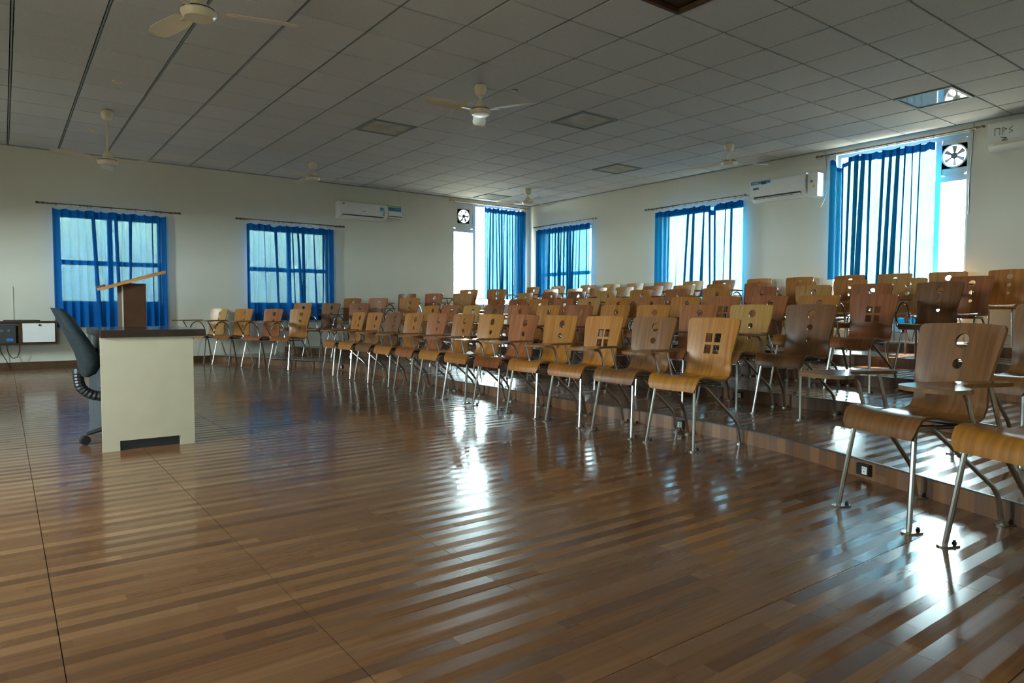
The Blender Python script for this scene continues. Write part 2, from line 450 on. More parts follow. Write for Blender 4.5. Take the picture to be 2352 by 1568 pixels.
for i in range(-3, 16):
    MB().box(0.6*i-0.0065, 0.6*i+0.0065, YF, YB, CEIL+0.004, CEIL+0.03).build('ceiling_runner', 'bar_darkened', ce)
for j in range(-11, 10):
    MB().box(XL, XR, 0.6*j-0.003, 0.6*j+0.003, CEIL+0.012, CEIL+0.03).build('cross_tee', 'bar_darkened', ce)
MB().box(XL, XR, YB-0.025, YB, CEIL-0.012, CEIL+0.01).build('edge_angle', 'bar_darkened', ce)
MB().box(XR-0.025, XR, YF, YB-0.03, CEIL-0.012, CEIL+0.01).build('edge_angle', 'bar_darkened', ce)

# outdoors
MB().box(-30, 60, -40, 40, -0.6, -0.5).build('ground', 'exterior_ground', kind='structure', label='pale bare ground outside the windows')
MB().box(-6, 6.6, 8.6, 8.9, -0.5, 6.5).build('wall_outside', 'exterior_plaster', kind='structure', label='beige plastered wall of the building outside')

# ------------------------------------------------------------------ windows
def square_hole(x0, x1, y0, y1, r, z0, z1, M, n=32):
    """flat board with a round hole about the origin"""
    vs = []
    for z in (z0, z1):
        for k in range(n):
            a = 2*PI*k/n; c, s_ = math.cos(a), math.sin(a); q = min((x1 if c > 0 else x0)/c if abs(c) > 1e-6 else 9, (y1 if s_ > 0 else y0)/s_ if abs(s_) > 1e-6 else 9)
            vs += [M @ Vector((r*c, r*s_, z)), M @ Vector((q*c, q*s_, z))]
    fs = []
    for k in range(n):
        a, b = 2*k, 2*((k+1) % n); N = 2*n
        fs += [(a, a+1, b+1, b), (N+a, N+b, N+b+1, N+a+1), (a, b, N+b, N+a), (a+1, N+a+1, N+b+1, b+1)]
    return MB().add(vs, fs)
def window(n, axis, plane, op, cols, trans, label, panels=(), tcol=None):
    """frame set in the depth of the wall; cols: upright positions; trans: z of transoms; panels: (a,b,za,zb) filled with board"""
    u0, u1, z0, z1 = op
    o = link('window_%d' % n, None, None, kind='structure', label=label)
    d0, d1 = plane+0.07, plane+0.12
    def bx(a, b, za, zb, d=(d0, d1)):
        return MB().box(a, b, d[0], d[1], za, zb) if axis == 'x' else MB().box(d[0], d[1], a, b, za, zb)
    w = 0.045
    fr = MB()
    for q in (bx(u0, u0+w, z0, z1), bx(u1-w, u1, z0, z1), bx(u0+w, u1-w, z0, z0+w), bx(u0+w, u1-w, z1-w, z1)): fr.add(q.v, q.f)
    fr.build('window_frame', 'frame_white', o)
    cs = [u0+w] + [c for c in cols] + [u1-w]
    for c in cols: bx(c-0.035, c+0.035, z0+w, z1-w).build('mullion', 'frame_white', o)
    for i in range(len(cs)-1):
        tr_ = trans if tcol is None or i == tcol else []
        zs = [z0+w] + list(tr_) + [z1-w]
        a = cs[i]+(0.035 if i else 0); b = cs[i+1]-(0.035 if i < len(cs)-2 else 0)
        for z in tr_: bx(a, b, z-0.035, z+0.035).build('transom', 'frame_white', o)
        for j in range(len(zs)-1):
            za = zs[j]+(0.035 if j else 0); zb = zs[j+1]-(0.035 if j < len(zs)-2 else 0)
            if any(p[0]-0.06 <= a and b <= p[1]+0.06 and p[2]-0.06 <= za and zb <= p[3]+0.06 for p in panels):
                hc, hz = panels[0][4], panels[0][5]
                if axis == 'x': square_hole(a-hc, b-hc, za-hz, zb-hz, 0.130, -0.018, 0, Matrix.Translation((hc, d0+0.012, hz)) @ Matrix.Rotation(PI/2, 4, 'X')).build('panel', 'wall_paint', o)
                else: square_hole(za-hz, zb-hz, a-hc, b-hc, 0.130, -0.018, 0, Matrix.Translation((d0+0.012, hc, hz)) @ Matrix.Rotation(-PI/2, 4, 'Y')).build('panel', 'wall_paint', o)
            else: bx(a, b, za, zb, (d0+0.02, d0+0.026)).build('pane', 'window_glass', o)
    # sill
    (MB().box(u0, u1, plane-0.02, plane+0.07, z0-0.03, z0) if axis == 'x' else MB().box(plane-0.02, plane+0.07, u0, u1, z0-0.03, z0)).build('window_sill', 'frame_white', o)
    return o
window(1, 'x', YB, WB[0], [1.25], [1.58], 'window behind blue curtain at the end nearest the lectern')
window(2, 'x', YB, WB[1], [4.05], [1.58], 'window behind blue curtain below the small air conditioner')
window(3, 'x', YB, WB[2], [8.06], [2.56], 'tall corner window with bare bright pane beside a blue curtain', [(7.5, 8.06, 2.56, 3.14, 7.785, 2.86)], 0)
window(4, 'y', XR, WR[0], [4.43], [1.66], 'window behind blue curtain next to the far corner')
window(5, 'y', XR, WR[1], [], [], 'window behind blue curtain beside the stickered air conditioner')
window(6, 'y', XR, WR[2], [-2.78], [2.58], 'large window with bare white pane under an exhaust fan', [(-3.15, -2.78, 2.58, 3.12, -2.965, 2.86)], 0)

def exhaust_fan(loc, axis, label):
    o = thing('exhaust_fan', label, 'exhaust fan', loc)
    M = Matrix.Rotation(PI/2, 4, 'X') if axis == 'x' else Matrix.Rotation(-PI/2, 4, 'Y')
    # local disc axis z -> into the room (-y for 'x' walls, -x for 'y' walls)
    square_hole(-.15, .15, -.15, .15, 0.128, -0.003, 0.0, M).build('mount_plate', 'white_plastic', o)
    ring = MB(); ring.lathe([(0.128, 0.0), (0.146, 0.0), (0.149, 0.022), (0.142, 0.032), (0.132, 0.028), (0.128, 0.0)], 28, M=M)
    ring.f = [f for f in ring.f if len(f) == 4]; ring.build('housing_ring', 'white_plastic', o, True)
    MB().lathe([(0.001, 0.006), (0.042, 0.006), (0.04, 0.03), (0.001, 0.034)], 18, M=M).build('hub', 'grey_plastic', o, True)
    for k in range(6):
        a = 2*PI*k/6; q = MB()
        R = M @ Matrix.Rotation(a, 4, 'Z') @ Matrix.Translation((0.08, 0, 0.016)) @ Matrix.Rotation(0.5, 4, 'X')
        q.prism([(-.042, -.012), (.04, -.032), (.046, .0), (.04, .032), (-.042, .012)], -0.0015, 0.0015, R); q.build('blade', 'grey_plastic', o)
    return o
exhaust_fan((7.785, YB+0.082, 2.86), 'x', 'round exhaust fan above the bright pane in the far corner')
exhaust_fan((XR+0.082, -2.965, 2.86), 'y', 'round exhaust fan above the large white pane')

# ------------------------------------------------------------------ curtains
def curtain(axis, plane, u0, u1, zt, zb, seed, folds, label, mat='curtain_blue', amp=1.0, hem=None, gaps=(), band=0.10, tight=0.5):
    rnd = random.Random(seed); L = u1-u0; off = 0.085
    o = thing('curtain', label, 'curtain')
    NS = folds*18; NR = 12
    # phase and fold strength vary along the cloth
    ph = [0.0]; 
    for i in range(NS): ph.append(ph[-1] + 2*PI*folds/NS*(0.55+0.9*rnd.random() if i % 6 == 0 else 1.0))
    sc = 2*PI*folds/ph[-1]; ph = [p*sc for p in ph]
    K = [rnd.uniform(1.4, 3.6) if rnd.random() < tight else rnd.uniform(0.1, 0.9) for _ in range(folds+3)]
    KB = [max(0.1, k*rnd.uniform(0.5, 1.5)) for k in K]
    SL = [rnd.uniform(-0.09, 0.09) for _ in range(folds+3)]
    def strength(A, p):
        q = p/(2*PI); i = int(q); f = q-i; f = f*f*(3-2*f)
        return A[i]*(1-f)+A[i+1]*f
    def pt(i, t):
        s = i/NS; p = ph[i]
        k = strength(K, p)*(1-t)+strength(KB, p)*t
        edge = min(1, s*14, (1-s)*14)
        w = L/folds/(2*PI)
        u = s*L - amp*k*w*math.sin(p)*edge + strength(SL, p)*t*edge*math.sin(PI*min(1, max(0, s)))
        d = 0.026*min(1.4, 0.4+k*0.5)*math.cos(p)*(0.5+0.5*t)*edge
        return u, d
    def place(u, d, z):
        return (u0+u, plane-off-d, z) if axis == 'x' else (plane-off-d, u0+u, z)
    def surf(t0, t1, rows, top=False):
        vs = []; fs = []
        for r in range(rows+1):
            t = t0+(t1-t0)*r/rows
            for i in range(NS+1):
                u, d = pt(i, t)
                zbot = zb if hem is None else hem(i/NS, zb)
                z = zt+(zbot-zt)*t
                sag = 0.022*abs(math.sin(ph[i]*0.5*10/folds+seed))*max(0, 1-t*6)
                for (g0, g1, dep) in gaps:
                    s = i/NS
                    if g0 < s < g1: sag += dep*math.sin(PI*(s-g0)/(g1-g0))*max(0, 1-t*2.2)
                vs.append(place(u, d, z-sag))
        n = NS+1
        for r in range(rows):
            fs += [(r*n+i, r*n+i+1, (r+1)*n+i+1, (r+1)*n+i) for i in range(NS)]
        return MB().add(vs, fs)
    tb = band/(zt-zb)
    surf(0, tb, 2).build('heading_band', 'curtain_band', o, True)
    surf(tb, 1, NR).build('cloth', mat, o, True)
    return o
# rods
def rod(axis, plane, u0, u1, z, rings, label, mat='rod_steel', seed=1):
    rnd = random.Random(seed)
    o = thing('curtain_rod', label, 'curtain rod'); off = 0.085
    def P(u, d, zz): return (u, plane-d, zz) if axis == 'x' else (plane-d, u, zz)
    MB().tube([P(u0, off, z), P(u1, off, z)], 0.011, 10).build('pole', mat, o, True)
    for u, s in ((u0, -1), (u1, 1)):
        MB().tube([P(u+s*t, off, z) for t in (-0.09, -0.08, -0.06, -0.05, -0.02, -0.01, 0.01, 0.02)], [0.012, 0.017, 0.017, 0.011, 0.011, 0.019, 0.019, 0.008], 10).build('finial', mat, o, True)
        e = u-s*0.13
        MB().tube([P(e, 0.0, z-0.01), P(e, off, z-0.01), P(e, off, z)], 0.006, 6).build('bracket', mat, o)
    for u in rings:
        a0 = rnd.uniform(-0.5, 0.5); c = Vector(P(u, off, z-0.008)); t = Vector(P(1, 0, 0))-Vector(P(0, 0, 0)); w = Vector(P(0, 1, 0))-Vector(P(0, 0, 0))
        w = (w*math.cos(a0)+t*math.sin(a0)).normalized()
        MB().tube([c + w*math.cos(2*PI*k/14)*0.021 + Vector((0, 0, 1))*math.sin(2*PI*k/14)*0.021 for k in range(14)], 0.003, 5, True).build('ring', 'steel_dark', o, True)
    return o
curtain('x', YB, 0.50, 2.02, 2.365, 0.60, 3, 15, 'blue curtain drawn across the window behind the lectern')
rod('x', YB, 0.32, 2.22, 2.425, [0.55, 0.73, 0.85, 0.95, 0.99, 1.13, 1.26, 1.48, 1.59, 1.74, 1.87, 1.95], 'dark curtain rod with rings over the lectern curtain', seed=2)
curtain('x', YB, 3.27, 4.83, 2.365, 0.68, 8, 16, 'blue curtain with narrow gaps beside the small air conditioner', gaps=((0.27, 0.36, 0.05),))
rod('x', YB, 3.11, 5.03, 2.42, [3.3, 3.52, 3.6, 3.74, 3.82, 3.91, 4.05, 4.2, 4.36, 4.42, 4.57, 4.72, 4.78], 'dark curtain rod with rings left of the small air conditioner', seed=3)
curtain('x', YB, 8.22, 9.34, 3.08, 1.10, 12, 15, 'tall blue curtain in the far corner beside a bright pane', 'curtain_deep', tight=0.85)
rod('x', YB, 7.36, 9.40, 3.135, [8.26+0.085*k for k in range(13)], 'brass curtain rod high in the far corner', 'rod_brass', 4)
curtain('y', XR, 3.57, 5.31, 2.655, 1.15, 21, 18, 'blue curtain on the window next to the far corner', 'curtain_deep', tight=0.65)
rod('y', XR, 3.42, 5.38, 2.715, [3.62+0.12*k for k in range(15)], 'steel curtain rod with rings next to the far corner', seed=5)
curtain('y', XR, 0.0, 1.85, 2.67, 1.12, 27, 17, 'blue curtain gathered unevenly beside the stickered air conditioner', 'curtain_sheer', 1.15, gaps=((0.27, 0.37, 0.10),), tight=0.55)
rod('y', XR, -0.02, 2.08, 2.73, [0.03+0.128*k for k in range(15)], 'steel curtain rod with rings beside the stickered air conditioner', seed=6)
def hem6(s, zb): return zb + (0.62 if s > 0.70 else 0.0 if s < 0.6 else 0.62*(s-0.6)/0.1)
curtain('y', XR, -2.80, -1.42, 3.06, 0.72, 33, 15, 'large pale blue curtain with sagging top and raised hem', 'curtain_sheer', 1.1, hem6, gaps=((0.80, 0.97, 0.13),), tight=0.5)
rod('y', XR, -3.32, -1.22, 3.125, [-2.77, -2.66, -2.55, -2.44, -2.33, -2.2, -2.16, -2.03, -1.9, -1.8, -1.78, -1.58, -1.48], 'steel curtain rod just under the ceiling beside an exhaust fan', seed=7)

# ------------------------------------------------------------------ ceiling fittings
names = ['flat grey ceiling light panel near the small air conditioner', 'dirty beige ceiling light panel beside the middle fan', 'dull ceiling light panel over the back rows',
         'glossy mirror-like ceiling panel near the large window', 'dark brown open hatch panel in the ceiling', 'slotted ceiling panel by the far corner curtain']
mats = ['panel_dirty', 'panel_dirty', 'panel_dirty', 'panel_gloss', 'hatch_brown', 'frame_white']
for (i, j), q in LIGHTS.items():
    cx, cy = 0.6*i+0.3, 0.6*j+0.3
    o = thing('ceiling_panel', names[q], 'ceiling panel', (cx, cy, CEIL))
    fr = MB(); w = 0.03
    for s in (-1, 1):
        fr.box(min(s*.29, s*(.29-w)), max(s*.29, s*(.29-w)), -.29, .29, -0.012, 0.02)
        fr.box(-.29+w, .29-w, min(s*.29, s*(.29-w)), max(s*.29, s*(.29-w)), -0.012, 0.02)
    fr.build('frame', 'bar_darkened' if q != 4 else 'wood_brown', o)
    MB().box(-.26, .26, -.26, .26, -0.002 if q != 4 else 0.03, 0.01 if q != 4 else 0.04).build('diffuser', mats[q], o)
    if q == 5:
        for k in range(6): MB().box(-.22, .22, -.22+.08*k, -.19+.08*k, -0.008, -0.002).build('slat', 'bar_darkened', o)
for x, y, lab in ((0.88, 1.52, 'small round ceiling rosette nearer the camera'), (0.87, 3.91, 'small round ceiling rosette nearer the curtained wall')):
    MB().lathe([(0.045, 0.0), (0.045, -0.012), (0.03, -0.022), (0.001, -0.024)], 18, (x, y, CEIL)).build('ceiling_rosette', 'cream_plastic', None, True, label=lab, category='ceiling rosette')
MB().lathe([(0.035, 0.001), (0.038, -0.004), (0.02, -0.006), (0.001, -0.006)], 16, (4.3, -0.73, CEIL)).build('ceiling_socket', 'black_plastic', None, True, label='small black round fitting beside the middle ceiling fan', category='fitting')

def ceiling_fan(x, y, zb, ang, label, mat='cream_plastic'):
    o = thing('ceiling_fan', label, 'ceiling fan', (x, y, 0))
    MB().lathe([(0.03, CEIL-0.12), (0.055, CEIL-0.10), (0.068, CEIL-0.04), (0.06, CEIL-0.015), (0.02, CEIL-0.002)], 20).build('canopy', 'cream_plastic', o, True)
    zt = zb+0.145
    MB().tube([(0, 0, zt-0.02), (0, 0, CEIL-0.03)], 0.011, 10).build('down_rod', 'cream_plastic', o, True)
    MB().lathe([(0.001, zb), (0.088, zb+0.004), (0.108, zb+0.024), (0.112, zb+0.046), (0.096, zb+0.058), (0.094, zb+0.066), (0.062, zb+0.078), (0.046, zb+0.12), (0.036, zb+0.145), (0.012, zb+0.15)], 28).build('motor', mat, o, True)
    MB().lathe([(0.097, zb+0.0585), (0.1, zb+0.0585), (0.1, zb+0.0625), (0.097, zb+0.0625)], 28).build('band', 'black_plastic', o)
    for k in range(3):
        a = math.radians(ang+120*k)
        R = Matrix.Rotation(a, 4, 'Z')
        bl = MB(); vs = []; fs = []
        prof = [(0.17, 0.045), (0.20, 0.058), (0.30, 0.066), (0.45, 0.070), (0.56, 0.064), (0.61, 0.048), (0.63, 0.020)]
        for r, h in prof:
            for s in (-1, -0.33, 0.33, 1):
                for dz in (0.0, 0.004):
                    vs.append(R @ Vector((r, s*h, zb+0.052 + s*h*0.20 + 0.006*(1-s*s) + dz)))
        m = len(prof)
        def I(i, c, d): return i*8+c*2+d
        for i in range(m-1):
            for c in range(3):
                fs.append((I(i, c, 1), I(i, c+1, 1), I(i+1, c+1, 1), I(i+1, c, 1))); fs.append((I(i, c, 0), I(i+1, c, 0), I(i+1, c+1, 0), I(i, c+1, 0)))
            for c, f in ((0, 0), (3, 1)):
                q = (I(i, c, 0), I(i, c, 1), I(i+1, c, 1), I(i+1, c, 0)); fs.append(q if not f else q[::-1])
        for i in (0, m-1):
            for c in range(3): fs.append((I(i, c, 0), I(i, c+1, 0), I(i, c+1, 1), I(i, c, 1)))
        b = bl.add(vs, fs).build('blade', mat, o, True)
        ar = MB(); ar.box(0.08, 0.23, -0.017, 0.017, zb+0.045, zb+0.051, R); ar.build('bracket', mat, b)
    return o
ceiling_fan(0.965, -1.70, 2.80, -15, 'large cream ceiling fan seen at the top edge, nearest the camera')
ceiling_fan(0.92, 2.77, 2.575, -35, 'cream ceiling fan on a long rod above the lectern')
ceiling_fan(3.90, 4.09, 2.925, -25, 'short-rod ceiling fan left of the small air conditioner')
ceiling_fan(3.91, -0.66, 2.905, -62, 'cream ceiling fan with shiny blades in the middle of the ceiling')
ceiling_fan(8.08, -0.70, 2.91, -20, 'cream ceiling fan above the stickered air conditioner')
ceiling_fan(8.11, 3.91, 2.92, 10, 'small distant ceiling fan close to the far corner')

# ------------------------------------------------------------------ air conditioners
def ac_unit(loc, rz, w, h, label, style):
    """local: x along the wall, -y into the room"""
    o = thing('air_conditioner', label, 'air conditioner', loc, rz)
    d = 0.21
    prof = [(0, 0), (-d*0.55, 0), (-d*0.86, h*0.16), (-d*0.97, h*0.30), (-d, h*0.6), (-d*0.97, h*0.93), (-d*0.86, h), (0, h)]
    M = Matrix(((0, 0, 1, 0), (1, 0, 0, 0), (0, 1, 0, 0), (0, 0, 0, 1)))
    MB().prism(prof, -w/2, w/2, M).build('body', 'white_plastic', o, True)
    fp = MB(); n = 6; vs = []
    pts = [(-d*0.985, h*0.31), (-d-0.007, h*0.45), (-d-0.008, h*0.62), (-d-0.003, h*0.92)]
    for x in (-w/2+0.012, w/2-0.012):
        for p in pts: vs.append((x, p[0], p[1]))
    for x in (-w/2+0.012, w/2-0.012):
        for p in pts: vs.append((x, p[0]+0.012, p[1]))
    fs = [(i, 4+i, 5+i, 1+i) for i in range(3)] + [(8+i, 9+i, 13+i, 12+i) for i in range(3)] + [(0, 1, 9, 8), (1, 2, 10, 9), (2, 3, 11, 10), (4, 12, 13, 5), (5, 13, 14, 6), (6, 14, 15, 7), (3, 7, 15, 11), (0, 8, 12, 4)]
    fp.add(vs, fs).build('front_panel', 'white_plastic', o, True)
    MB().box(-w/2+0.06, w/2-0.08, -d*0.93, -d*0.70, h*0.12, h*0.235).build('outlet', 'black_plastic' if style != 3 else 'cream_plastic', o)
    R = Matrix.Translation((0, -d*0.80, h*0.085)) @ Matrix.Rotation(-0.5, 4, 'X')
    MB().box(-w/2+0.06, w/2-0.08, -0.045, 0.03, -0.004, 0.004, R).build('louver', 'white_plastic' if style != 2 else 'frame_white', o)
    y = -d-0.009
    def st(x0, x1, z0, z1, mat, dy=0.0): MB().box(x0, x1, y-0.001+dy, y+0.008+dy, z0, z1).build('sticker', mat, o)
    if style == 1:
        st(w/2-0.17, w/2-0.07, h*0.52, h*0.80, 'sticker_cyan'); st(w/2-0.15, w/2-0.11, h*0.66, h*0.76, 'sticker_teal', -0.002)
        for q in ((w/2-0.10, 0.40), (w/2-0.075, 0.47), (w/2-0.095, 0.33)): st(q[0], q[0]+0.022, h*q[1], h*(q[1]+0.05), 'ink')
        st(-w/2+0.05, -w/2+0.09, h*0.80, h*0.86, 'ink'); st(-0.03, 0.03, h*0.44, h*0.46, 'grey_plastic')
    if style == 2:
        st(-w/2+0.02, -w/2+0.35, h*0.80, h*0.93, 'sticker_blue'); st(-w/2+0.20, -w/2+0.28, h*0.77, h*0.90, 'ink', -0.002)
        st(-w/2+0.06, -w/2+0.16, h*0.55, h*0.65, 'sticker_teal'); st(-w/2+0.045, -w/2+0.15, h*0.845, h*0.885, 'sticker_cyan', -0.002)
        for k in range(3): MB().box(-w/2+0.07+k*(w-0.25)/3, -w/2+0.05+(k+1)*(w-0.25)/3, -d*0.975, -d*0.92, h*0.115, h*0.20).build('vane', 'hatch_brown', o)
    if style == 3:
        for k, (x0, z0, x1, z1) in enumerate(((0, 0.5, 0, 0.75), (0, 0.75, 0.05, 0.75), (0.05, 0.75, 0.05, 0.5), (0.08, 0.5, 0.08, 0.75), (0.08, 0.75, 0.12, 0.68), (0.12, 0.68, 0.08, 0.62), (0.18, 0.74, 0.14, 0.66), (0.14, 0.66, 0.18, 0.58), (0.18, 0.58, 0.14, 0.52), (0.06, 0.42, 0.12, 0.36), (0.12, 0.36, 0.07, 0.30), (0.07, 0.30, 0.13, 0.28))):
            MB().tube([(-w/2+0.08+x0, y+0.003, h*z0), (-w/2+0.08+x1, y+0.003, h*z1)], 0.004, 5).build('handwritten_stroke', 'ink', o)
    return o
ac_unit((5.39, YB, 2.575), 0, 0.97, 0.315, 'small white wall air conditioner on the curtained cream wall', 1)
ac_unit((XR, -0.66, 2.575), -PI/2, 0.92, 0.33, 'white wall air conditioner with blue sticker between two curtains', 2)
ac_unit((XR, -3.95, 2.80), -PI/2, 1.08, 0.32, 'white wall air conditioner with handwritten marks, cut by picture edge', 3)
o = thing('voltage_stabilizer', 'small white box with dark label beside the small air conditioner', 'electrical box', (6.08, YB, 2.66))
MB().rbox(-0.15, 0.14, -0.13, 0, 0, 0.25, 0.012, 'y').build('case', 'white_plastic', o, True)
MB().box(-0.145, 0.125, -0.133, -0.128, 0.13, 0.20).build('label_strip', 'sticker_teal', o)
MB().box(-0.03, 0.12, -0.135, -0.131, 0.14, 0.19).build('label_print', 'bluebag', o)
MB().box(-0.14, 0.13, -0.133, -0.128, 0.205, 0.24).build('label_band', 'label_green', o)
MB().box(-0.14, 0.13, -0.133, -0.128, 0.02, 0.035).build('slot', 'ink', o)
MB().tube(fillet([(6.17, YB-0.012, 3.2), (6.24, YB-0.012, 3.08), (6.27, YB-0.012, 2.95), (6.25, YB-0.012, 2.82), (6.2, YB-0.05, 2.76)], 0.05), 0.006, 6).build('power_cable', 'white_plastic', None, True, label='white cable hanging from ceiling to the electrical box', category='cable')
o = thing('voltage_stabilizer', 'white box joined to the end of the stickered air conditioner', 'electrical box', (XR, -1.22, 2.55))
MB().rbox(-0.19, 0, -0.075, 0.075, 0, 0.34, 0.012, 'x').build('case', 'white_plastic', o, True)
MB().box(-0.193, -0.188, -0.03, 0.0, 0.12, 0.16).build('label_strip', 'yellow', o)
MB().box(-0.193, -0.188, 0.0, 0.03, 0.2, 0.23).build('indicator', 'grey_plastic', o)
MB().tube(fillet([(XR-0.012, -1.30, 3.2), (XR-0.012, -1.33, 3.0), (XR-0.012, -1.31, 2.85), (XR-0.03, -1.35, 2.62), (XR-0.05, -1.32, 2.48), (XR-0.08, -1.29, 2.4)], 0.05), 0.005, 6).build('power_cable', 'cable_grey', None, True, label='loose grey cable beside the stickered air conditioner', category='cable')
MB().tube(fillet([(XR-0.012, -3.20, 3.2), (XR-0.012, -3.19, 3.0), (XR-0.012, -3.17, 2.6), (XR-0.012, -3.17, 2.1)], 0.05), 0.006, 6).build('power_cable', 'cable_grey', None, True, label='grey cable running down beside the exhaust fan', category='cable')

# ------------------------------------------------------------------ furniture at the front
o = thing('teacher_desk', 'cream desk with dark brown top standing on the open floor', 'desk', (0.355, -1.74, 0))
MB().prism([(0, 0), (0.095, 0), (0.095, 0.062), (0.445, 0.062), (0.445, 0), (0.53, 0), (0.53, 0.715), (0, 0.715)], 0, 0.025,
           Matrix(((1, 0, 0, 0), (0, 0, 1, 0), (0, 1, 0, 0), (0, 0, 0, 1)))).build('end_panel', 'laminate_cream', o)
MB().box(0.10, 0.44, 0.03, 0.05, 0.0, 0.075).build('plinth', 'black_plastic', o)
MB().prism([(0, 0), (0.53, 0), (0.53, 0.715), (0, 0.715)], 0.755, 0.78, Matrix(((1, 0, 0, 0), (0, 0, 1, 0), (0, 1, 0, 0), (0, 0, 0, 1)))).build('end_panel', 'grey_plastic', o)  # far panel coloured grey to stand in for the shade on it
MB().box(0.505, 0.53, 0.025, 0.755, 0.12, 0.715).build('modesty_panel', 'laminate_cream', o)
MB().box(0.02, 0.06, 0.03, 0.75, 0.60, 0.712).build('apron', 'grey_plastic', o)
MB().rbox(-0.004, 0.605, -0.022, 0.80, 0.715, 0.76, 0.004, 'z').build('desk_top', 'laminate_brown', o)

o = thing('lectern', 'dark wooden lectern with tilted orange-brown top behind the desk', 'lectern', (0.83, 0.50, 0))
MB().box(-0.09, 0.09, -0.20, 0.20, 0.04, 1.115).build('column', 'wood_brown', o)
MB().box(-0.098, -0.09, -0.20, -0.17, 0.04, 1.09).build('side_strip', 'laminate_cream', o)
MB().rbox(-0.22, 0.22, -0.26, 0.26, 0.0, 0.04, 0.03, 'z').build('base', 'wood_brown', o)
R = Matrix.Translation((-0.0, 0, 1.145)) @ Matrix.Rotation(-math.atan2(0.155, 0.48), 4, 'Y')
MB().rbox(-0.255, 0.255, -0.30, 0.30, -0.012, 0.012, 0.01, 'z', 4, R).build('reading_board', 'wood_orange', o)
MB().box(-0.255, -0.24, -0.28, 0.28, 0.012, 0.03, R).build('ledge', 'wood_brown', o)

o = thing('office_chair', 'black office swivel chair tucked in at the cream desk', 'chair', (0.60, -1.34, 0))
for k in range(5):
    a = math.radians(190+72*k); c, s = math.cos(a), math.sin(a)
    lg = MB().tube([(0.02*c, 0.02*s, 0.125), (0.12*c, 0.12*s, 0.118), (0.24*c, 0.24*s, 0.085), (0.305*c, 0.305*s, 0.07)], [0.022, 0.019, 0.015, 0.012], 8).build('base_leg', 'steel_dark', o, True)
    R = Matrix.Translation((0.315*c, 0.315*s, 0.031)) @ Matrix.Rotation(a, 4, 'Z') @ Matrix.Rotation(PI/2, 4, 'X')
    MB().lathe([(0.006, -0.024), (0.028, -0.024), (0.031, -0.018), (0.031, -0.004), (0.02, -0.002), (0.02, 0.002), (0.031, 0.004), (0.031, 0.018), (0.028, 0.024), (0.006, 0.024)], 16, M=R).build('caster', 'black_plastic', lg, True)
MB().lathe([(0.032, 0.095), (0.032, 0.14), (0.024, 0.15), (0.024, 0.24), (0.016, 0.24), (0.016, 0.31), (0.001, 0.31)], 14).build('gas_lift', 'black_plastic', o, True)
se = MB(); vs = []; fs = []
NX, NY = 10, 8
for top in (1, 0):
    for i in range(NX+1):
        for j in range(NY+1):
            u, v = i/NX*2-1, j/NY*2-1
            r = (abs(u)**4+abs(v)**4)**0.25
            e = max(0, 1-r**4)**0.5
            vs.append((u*0.22+0.02, v*0.21, 0.345 + (0.05 if top else -0.035)*e))
n = (NX+1)*(NY+1)
for i in range(NX):
    for j in range(NY):
        q = (i*(NY+1)+j, (i+1)*(NY+1)+j, (i+1)*(NY+1)+j+1, i*(NY+1)+j+1)
        fs.append(q); fs.append(tuple(k+n for k in q[::-1]))
se.add(vs, fs).build('seat', 'black_fabric', o, True)
# backrest: side outline measured from the picture, swept across the width
side = [(-0.445, 0.895, 0.03), (-0.405, 0.84, 0.047), (-0.365, 0.76, 0.053), (-0.325, 0.68, 0.06), (-0.285, 0.60, 0.066), (-0.272, 0.53, 0.062), (-0.285, 0.475, 0.045), (-0.300, 0.452, 0.02)]
vs = []; fs = []; NJ = 10
for i, (x, z, h) in enumerate(side):
    wv = 0.205*(0.72+0.28*math.sin(PI*min(1, (i+0.8)/(len(side)-0.2))))
    for j in range(2*NJ):
        a = 2*PI*j/(2*NJ); ca, sa = math.cos(a), math.sin(a)
        vs.append((x+h*(abs(ca)**0.7)*(1 if ca > 0 else -1), wv*(abs(sa)**0.5)*(1 if sa > 0 else -1), z - 0.25*h*ca*0.5))
m_ = 2*NJ
for i in range(len(side)-1): fs += [(i*m_+k, (i+1)*m_+k, (i+1)*m_+(k+1) % m_, i*m_+(k+1) % m_) for k in range(m_)]
fs += [tuple(range(m_)), tuple((len(side)-1)*m_+k for k in range(m_-1, -1, -1))]
MB().add(vs, fs).build('backrest', 'black_fabric', o, True)
pts = fillet([(-0.335, 0, 0.50), (-0.335, 0, 0.44), (-0.325, 0, 0.37), (-0.26, 0, 0.315), (-0.12, 0, 0.30), (0.0, 0, 0.30)], 0.06, 6)
rad = [0.030 + 0.004*(i % 2) for i in range(len(pts))]
MB().tube(pts, rad, 12).build('back_support', 'black_plastic', o)

o = thing('media_cabinet', 'wall-mounted wooden cabinet with white drawer beside the office chair', 'cabinet', (-0.55, YB, 0.385))
for x in (0, 0.60, 1.035): MB().box(x, x+0.025 if x != 0.60 else x+0.045, -0.30, 0, 0, 0.29).build('side_board', 'wood_brown', o)
MB().box(-0.01, 1.07, -0.31, 0, 0.29, 0.312).build('top_board', 'wood_brown', o)
MB().box(0, 1.06, -0.30, 0, -0.02, 0.0).build('bottom_board', 'wood_brown', o)
dr = MB().box(0.648, 1.032, -0.312, -0.02, 0.012, 0.283).build('drawer', 'white_plastic', o)
MB().lathe([(0.012, 0), (0.015, 0.012), (0.001, 0.016)], 12, M=Matrix.Translation((0.85, -0.312, 0.255)) @ Matrix.Rotation(PI/2, 4, 'X')).build('lock', 'black_plastic', dr, True)
o = thing('amplifier', 'black electronic unit inside the wall cabinet', 'amplifier', (-0.28, YB-0.20, 0.386))
